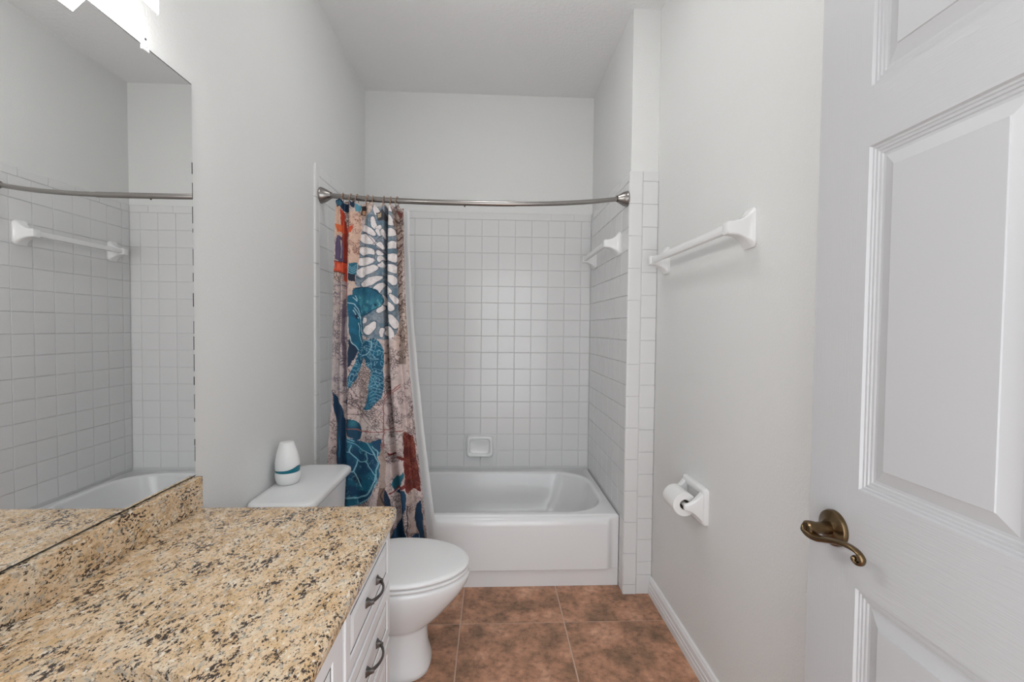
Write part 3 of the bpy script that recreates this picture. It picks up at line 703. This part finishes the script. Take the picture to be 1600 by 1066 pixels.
# turtle two: shell
sl = poly(curve(Cc((232, 930), (350, 945), (450, 965), (560, 935), (622, 925), (622, 1000))+D((585, 40), (575, 130), (560, 180), (568, 330), (530, 450), (460, 560), (380, 640), (290, 655), (205, 672)), 5)+D((205, 10)))
blend(sl, (.004, .055, .12)); blend(sl*np.clip((vnoise(14, 71)-.45)*4, 0, 1)*.9, (.005, .12, .20)); blend(sl*np.clip((vnoise(18, 72)-.58)*5, 0, 1), NAVY)
for pts, w in (([(225, 20), (330, 70), (440, 120), (520, 150)], .6), ([(280, 75), (270, 140), (340, 210), (430, 215), (440, 130)], .8), ([(340, 210), (295, 320), (250, 310)], 1.1), ([(430, 215), (530, 350)], .8), ([(295, 320), (340, 400), (380, 470)], .9), ([(530, 350), (552, 200), (470, 60), (400, 10)], 1.0), ([(530, 350), (510, 430), (430, 540), (340, 580), (215, 590)], 1.4), ([(330, 600), (340, 645)], .8), ([(540, 370), (535, 430), (470, 550), (360, 640)], .7), ([(500, 60), (545, 110), (560, 170)], .8), ([(230, 0), (300, 30)], .7), ([(215, 130), (265, 140)], .6)):
    blend(stroke(curve(D(*pts), 5), w*.9)*sl, (.22, .47, .57))
blend(sl*np.clip(1-np.abs(vnoise(2.5, 75)-.5)*9, 0, 1)*np.clip((vnoise(8, 76)-.55)*5, 0, 1)*.6, (.16, .38, .48))
# lower right: starfish arms, blue seaweed
tb = poly(D((570, 120), (612, 60), (618, 300), (610, 470), (560, 470))); blend(tb*.75, (.34, .25, .21))
blend(poly(D((600, 470), (660, 600), (672, 670), (600, 670), (590, 560))), NAVY); blend(poly(D((565, 470), (610, 470), (595, 560), (590, 665), (530, 665), (550, 560))), (.20, .13, .10)); blend(stroke(curve(D((600, 480), (575, 560), (600, 650))), .8), INK)
st = poly(curve(Cc((868, 835), (930, 870), (965, 890))+D((915, 0), (930, 150), (955, 300), (965, 500), (900, 473), (835, 520), (820, 300), (815, 100)), 4)); blend(st, (.13, .018, .012)); scribble(st, 1, (.28, .08, .055)); blend(st*np.clip((vnoise(12, 81)-.5)*4, 0, 1)*.6, (.07, .012, .012))
blend(poly(curve(D((635, 128), (720, 150), (812, 155), (815, 188), (720, 170), (650, 148)), 4)), MAR)
blend(poly(curve(D((815, 305), (745, 360), (700, 410), (690, 460), (715, 510), (765, 475), (780, 400), (815, 345)), 4)), (.012, .12, .17))
blend(poly(curve(D((715, 530), (790, 485), (825, 520), (825, 650), (780, 760), (808, 880), (845, 1020), (665, 1020), (700, 900), (752, 820), (765, 720), (775, 620), (745, 565)), 4)), (.006, .045, .10))
blend(poly(D((650, 530), (740, 480), (830, 415), (830, 462), (740, 500), (660, 545))), (.20, .03, .03))
tn = poly(D((835, 530), (900, 490), (960, 560), (900, 680), (905, 760), (950, 960), (900, 980), (850, 900), (830, 700))); blend(tn*.7, (.44, .34, .30)); scribble(tn, .8)
blend(poly(curve(D((968, 590), (925, 640), (905, 740), (915, 830), (945, 930), (965, 1030), (1020, 1030), (1000, 820)), 4)), (.004, .03, .07))
blend(poly(D((985, 780), (1015, 860), (1045, 1030), (1020, 1030))), (.25, .19, .17)); blend(stroke(D((845, 640), (845, 1020)), .8), NAVY)
blend(poly(D((885, 950), (940, 930), (950, 970), (900, 990))), (.01, .06, .13)); blend(poly(D((690, 985), (735, 1010), (735, 1030), (680, 1030))), (.5, .45, .45))
img = np.clip(img, 0, 1); img = img*(.90+.2*vnoise(5, 91))[..., None]*(.92+.16*vnoise(2.2, 92))[..., None]

def lookup(px, py):
    ix = np.clip(((px-PX0)*SS).astype(int), 0, GW-1); iy = np.clip(((py-PY0)*SS).astype(int), 0, GH-1); return img[iy, ix]
def cloth(name, us, vs, fn, mt, parent, thick=0, colour=None):
    nu, nv = len(us), len(vs); co = np.array([[fn(u, v) for u in us] for v in vs], dtype=np.float32).reshape(-1, 3)
    co -= np.array(wloc(parent), dtype=np.float32)
    idx = np.arange(nu*nv).reshape(nv, nu); q = np.stack([idx[:-1, :-1], idx[1:, :-1], idx[1:, 1:], idx[:-1, 1:]], -1).reshape(-1, 4)
    me = bpy.data.meshes.new(name); me.vertices.add(len(co)); me.vertices.foreach_set('co', co.ravel())
    me.loops.add(q.size); me.loops.foreach_set('vertex_index', q.ravel().astype(np.int32)); me.polygons.add(len(q))
    me.polygons.foreach_set('loop_start', (np.arange(len(q))*4).astype(np.int32)); me.polygons.foreach_set('loop_total', np.full(len(q), 4, dtype=np.int32))
    me.update(calc_edges=True); me.polygons.foreach_set('use_smooth', [True]*len(q)); me.materials.append(mt)
    if colour is not None:
        ca = me.color_attributes.new('print', 'FLOAT_COLOR', 'POINT'); ca.data.foreach_set('color', np.concatenate([colour, np.ones((len(colour), 1))], 1).astype(np.float32).ravel())
    o = bpy.data.objects.new(name, me); C.objects.link(o); o.parent = parent; return o
M_cloth = mat('curtain_cloth', (.5, .4, .4), .75); at_ = nd(M_cloth, 'ShaderNodeAttribute', attribute_name='print'); lk(M_cloth, at_.outputs['Color'], M_cloth.node_tree.nodes['Principled BSDF'].inputs['Base Color'])
noisy(M_cloth, 900, .12, .0006)
cur = thing('shower_curtain', 'printed fabric shower curtain with blue sea turtles, coral and old maps', 'shower curtain', (-.57, 2.14, CB))
ring_u = [.055, .185, .285, .455, .53, .70, .80, .90]
def cfn(u, v):
    x0, x1 = lerpt(v, Ltab), lerpt(v, Rtab); x = x0+(x1-x0)*u; p = rod(x)
    dip = .012*(1-math.exp(-v*60))
    top = min((abs(u-r) for r in ring_u)); sag = .016*min(1, top/.06)**1.2*math.exp(-v*25)
    yc_ = 2.130+.012*math.cos(u*3)
    y = yc_+foldy(u, v)-.018*v
    x += .004*math.sin(u*38+4*v)*(0.3+v*.4)
    ztop = p.z-.018
    z = ztop+(CB-ztop)*v - sag
    return (x, min(y, 2.205), z)
# cloth pixel coordinates for the print (cloth stretched between its two hems)
PL = [(0, 524), (.10, 521), (.25, 519.5), (.46, 519), (.6, 517), (.74, 511), (1, 500)]
PR = [(0, 632), (.12, 633), (.3, 637), (.5, 645.5), (.68, 655), (.85, 664), (1, 672)]
U, V = np.meshgrid(uu, vv)
plx = np.interp(V, *zip(*PL)); prx = np.interp(V, *zip(*PR))
pcol = lookup(plx+(prx-plx)*U, 313+(842-313)*V).reshape(-1, 3)
cloth('cloth', uu, vv, cfn, M_cloth, cur, colour=pcol)
lin = thing('shower_liner', 'plain white vinyl shower liner hanging behind the printed curtain', 'shower liner', (-.5, 2.18, .30))
Rl = [(0, -.402), (.12, -.400), (.3, -.385), (.5, -.357), (.68, -.326), (.85, -.292), (1, -.262)]
def lfn(u, v):
    x0, x1 = lerpt(v, Ltab)+.01, lerpt(v, Rl); x = x0+(x1-x0)*u; z = rod(x).z-.02; y = 2.2085+.004*math.sin(u*22+v)+.002*math.sin(u*57)
    return (x, min(y, 2.216), z+(.285-z)*v)
cloth('sheet', np.linspace(0, 1, 90), np.linspace(0, 1, 40), lfn, M_liner, lin)
# rings
proto = None
for k, u in enumerate(ring_u):
    x = -.732+(.32)*u; p = rod(x)
    if proto is None:
        bm = NB(); tube(bm, [(p.x+.002*math.sin(a), p.y+.0180*math.cos(a), p.z-.007+.0245*math.sin(a)) for a in [2*PI*i/28 for i in range(28)]], .0018, 8, closed=True, upv=(1, 0, 0))
        proto = obj('curtain_ring', bm, M_copper, None, 180, at=tuple(p)); o = proto
    else:
        o = proto.copy(); C.objects.link(o); o.location = p
    o.rotation_euler = (0, 0, random.uniform(-.35, .35))
    tag(o, ['thin bronze ring on the rod, nearest the left flange', 'second bronze curtain ring from the left flange', 'third bronze curtain ring from the left flange', 'fourth bronze curtain ring, above the dark printed spot', 'fifth bronze curtain ring from the left flange', 'sixth bronze curtain ring, above the deep curtain fold', 'seventh bronze curtain ring, second from the free edge', 'bronze curtain ring nearest the free edge of the curtain'][k], 'ring', 'bronze rings on the shower rod')

# ------------------------------------------------------------------ ceramic towel bars
def towel_bar(wx, y0, y1, z, label):
    t = thing('towel_bar', label, 'towel bar', (wx, (y0+y1)/2, z), 'white ceramic towel bars')
    for y in (y0, y1):
        bm = NB(); R = []
        pr = [(0, .037, .061), (.007, .037, .061), (.0095, .0345, .058), (.014, .031, .050), (.022, .0275, .040), (.034, .0245, .030), (.048, .0225, .0235), (.062, .0210, .0205), (.076, .0200, .0200), (.0815, .0185, .0185), (.0835, .015, .015)]
        for d, hy, hz in pr: R.append([(wx-d, y+a, z+c*1.0) for a, c in rrect(hy, hz, .006 if d > .030 else .020-.45*d, 5, 3)])
        loft(bm, R); obj('post', bm, M_white, t, 40)
    bm = NB(); xc = wx-.0690
    R = [[(xc+a, y, z+c) for a, c in rrect(.0100, .0125, .0015, 2, 2)] for y in (y0+.015, y1-.015)]
    bmesh.ops.rotate
    loft(bm, R); obj('bar', bm, M_white, t, 40)
    return t
towel_bar(XW, 1.3725, 2.045, 1.630, 'white ceramic towel bar on the plain painted right wall')
towel_bar(XR-PT, 2.330, 2.868, 1.757, 'white ceramic towel bar on tiles inside the tub alcove')

# ------------------------------------------------------------------ soap dish
sx0, sx1, sz0, sz1 = -.160, .013, .452, .592
sd = thing('soap_dish', 'white ceramic soap dish on the tiled back wall above the tub', 'soap dish', ((sx0+sx1)/2, YB-PT, sz0))
bm = NB(); cx, cz, hx, hz = (sx0+sx1)/2, (sz0+sz1)/2, (sx1-sx0)/2, (sz1-sz0)/2; yb = YB-PT-.0005
R = [[(cx+a, y, cz+c) for a, c in rrect(hx-i, hz-i, .022, 6, 3)] for i, y in ((0, yb), (0, yb-.022), (.004, yb-.029), (.010, yb-.031), (.016, yb-.029), (.020, yb-.020), (.024, yb-.008), (.032, yb-.006))]
loft(bm, R); obj('dish', bm, M_white, sd, 45)
for k in range(5): bm = NB(); x = cx-.045+.0225*k; tube(bm, [(x, yb-.024, sz0+.019), (x, yb-.008, sz0+.021)], .0025, 8); obj('ridge', bm, M_white, sd, 60)

# ------------------------------------------------------------------ toilet paper holder and roll
HY0, HY1, HZ0, HZ1 = 1.600, 1.796, .588, .726
tp_ = thing('paper_holder', 'white ceramic toilet paper holder on the right wall', 'paper holder', (XW, 1.70, .65))
bm = NB(); cy, cz, hy, hz = (HY0+HY1)/2, (HZ0+HZ1)/2, (HY1-HY0)/2, (HZ1-HZ0)/2
R = [[(XW-d, cy+a, cz+c) for a, c in rrect(hy-i, hz-i, .012, 5, 3)] for i, d in ((0, 0), (0, .012), (.003, .017), (.008, .019), (.024, .019), (.028, .016), (.030, .006), (.036, .005))]
loft(bm, R); obj('plate', bm, M_white, tp_, 40)
RX, RZ, RY0, RY1 = .7345, .6535, 1.648, 1.752
for y, s in ((HY0+.020, 1), (HY1-.020, -1)):
    bm = NB(); R = []
    for k in range(9):
        t = k/8; x = XW-.010-(XW-.010-RX+.004)*t; hz_ = .052*(1-t)**1.6+.013; hy_ = .0155-.0065*t
        R.append([(x, y+a+s*.006*t, cz+c+(RZ-cz)*t) for a, c in rrect(hy_, hz_, .006, 4, 2)])
    R.append([(RX-.013, y+a*.7+s*.006, RZ+c*.6) for a, c in rrect(.009, .013, .004, 4, 2)])
    loft(bm, R); obj('arm', bm, M_white, tp_, 45)
bm = NB(); lathe(bm, [(.0085, RY0-.012), (.0085, RY1+.012)], (RX, 0, RZ), 'y', 16); obj('roller', bm, M_plast, tp_, 40)
rl = thing('toilet_paper_roll', 'partly used roll of white toilet paper in the wall holder', 'toilet paper', (RX, 1.70, RZ))
bm = NB(); lathe(bm, [(.0195, RY0+.0003), (.043, RY0), (.0448, RY0+.0015), (.0448, RY1-.0015), (.043, RY1), (.0195, RY1-.0003)], (RX, 0, RZ), 'y', 56, False, False)
obj('paper', bm, M_paper, rl, 40)
bm = NB(); lathe(bm, [(.0195, RY0+.001), (.0195, RY1-.001), (.0182, RY1-.001), (.0182, RY0+.001), (.0195, RY0+.001)], (RX, 0, RZ), 'y', 40, False, False)
obj('core', bm, M_card, rl, 40)

# ------------------------------------------------------------------ the open door
DX, DT, DY1, DW = .655, .035, .8847, .874
dr = bpy.data.objects.new('door_1', None); C.objects.link(dr); dr.location = (DX, DY1-DW, 0.01); dr['kind'] = 'structure'; dr['label'] = 'open white six-panel door with brass lever at right'; dr['category'] = 'door'
stile, mull = .1203, .114; pw = (DW-2*stile-mull)/2
ycuts = [DY1-DW, DY1-DW+stile, DY1-DW+stile+pw, DY1-DW+stile+pw+mull, DY1-stile, DY1]
zcuts = [.012, .235, .854, 1.0326, 1.6364, 1.7397, 1.925, 2.042]
bm = NB()
def dface(x, y0, y1, z0, z1, flip=False, mi=0):
    vs = [bm.verts.new(p) for p in ((x, y0, z0), (x, y1, z0), (x, y1, z1), (x, y0, z1))]; f = bm.faces.new(vs if flip else vs[::-1]); f.material_index = mi
steps = [(0, 0), (.0025, .0045), (.006, .0045), (.0075, .0065), (.0115, .0062), (.013, .0085), (.017, .0085), (.019, .0105), (.0235, .0105), (.0455, .0035), (.0465, .0015)]
for i in range(5):
    for j in range(7):
        y0, y1, z0, z1 = ycuts[i], ycuts[i+1], zcuts[j], zcuts[j+1]
        panel = i in (1, 3) and j in (1, 3, 5)
        for x, s in ((DX, 1), (DX+DT, -1)):
            if not panel:
                dface(x, y0, y1, z0, z1, s > 0, 1 if (i in (1, 3) and not panel) else 0)
            else:
                R = [[bm.verts.new((x+s*d, a, c)) for a, c in ((y0+k, z0+k), (y1-k, z0+k), (y1-k, z1-k), (y0+k, z1-k))] for k, d in steps]
                for A_, B_ in zip(R, R[1:]):
                    for q in range(4): f = bm.faces.new((A_[q], A_[(q+1) % 4], B_[(q+1) % 4], B_[q])); f.material_index = 2
                f = bm.faces.new(R[-1]); f.material_index = 2
y0, y1, z0, z1 = ycuts[0], ycuts[-1], zcuts[0], zcuts[-1]
for q in (((DX, y0, z0), (DX+DT, y0, z0), (DX+DT, y0, z1), (DX, y0, z1)), ((DX, y1, z0), (DX+DT, y1, z0), (DX+DT, y1, z1), (DX, y1, z1)), ((DX, y0, z0), (DX, y1, z0), (DX+DT, y1, z0), (DX+DT, y0, z0)), ((DX, y0, z1), (DX, y1, z1), (DX+DT, y1, z1), (DX+DT, y0, z1))):
    bm.faces.new([bm.verts.new(p) for p in q])
bmesh.ops.remove_doubles(bm, verts=bm.verts, dist=1e-5)
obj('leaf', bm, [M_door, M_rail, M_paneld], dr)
# lever handle
hy, hz = .8155, .9405
hnd = bpy.data.objects.new('door_handle', None); C.objects.link(hnd); hnd.parent = dr; hnd.location = Vector((DX, hy, hz))-Vector(dr.location); hnd['label'] = 'antique brass scroll lever handle'
bm = NB(); lathe(bm, [(.0335, -.0003), (.0338, -.004), (.032, -.0085), (.026, -.0115), (.0175, -.0135), (.0155, -.0150)], (DX, hy, hz), 'x', 44); obj('rosette', bm, M_brass, hnd, 35)
bm = NB(); lathe(bm, [(.0115, -.014), (.0110, -.036), (.0130, -.044), (.0140, -.050), (.0135, -.055), (.011, -.0575)], (DX, hy, hz), 'x', 32); lathe(bm, [(.0028, -.0573), (.0032, -.059), (.0015, -.0596)], (DX, hy, hz), 'x', 12); obj('hub', bm, M_brass, hnd, 35)
bm = NB(); lx = DX-.050
pts = curve([(.8265, .944), (.8225, .935), (.811, .9305), (.795, .9305), (.778, .936), (.758, .9425), (.740, .9470), (.724, .948), (.711, .9455), (.7035, .938), (.7055, .9295), (.7125, .9265), (.7190, .930), (.7185, .9365)], 5)
n_ = len(pts); ts = [i/(n_-1) for i in range(n_)]
rad = [float(np.interp(t, [0, .06, .16, .3, .45, .6, .75, .88, .96, 1], [.0050, .0100, .0112, .0096, .0074, .0060, .0055, .0062, .0075, .0045])) for t in ts]
tube(bm, [(lx-.003+.012*min(1, t*1.4), a, c) for t, (a, c) in zip(ts, pts)], rad, 16, upv=(1, 0, 0), flat=.62)
obj('lever', bm, M_brass, hnd, 180)

bpy.context.view_layer.update()
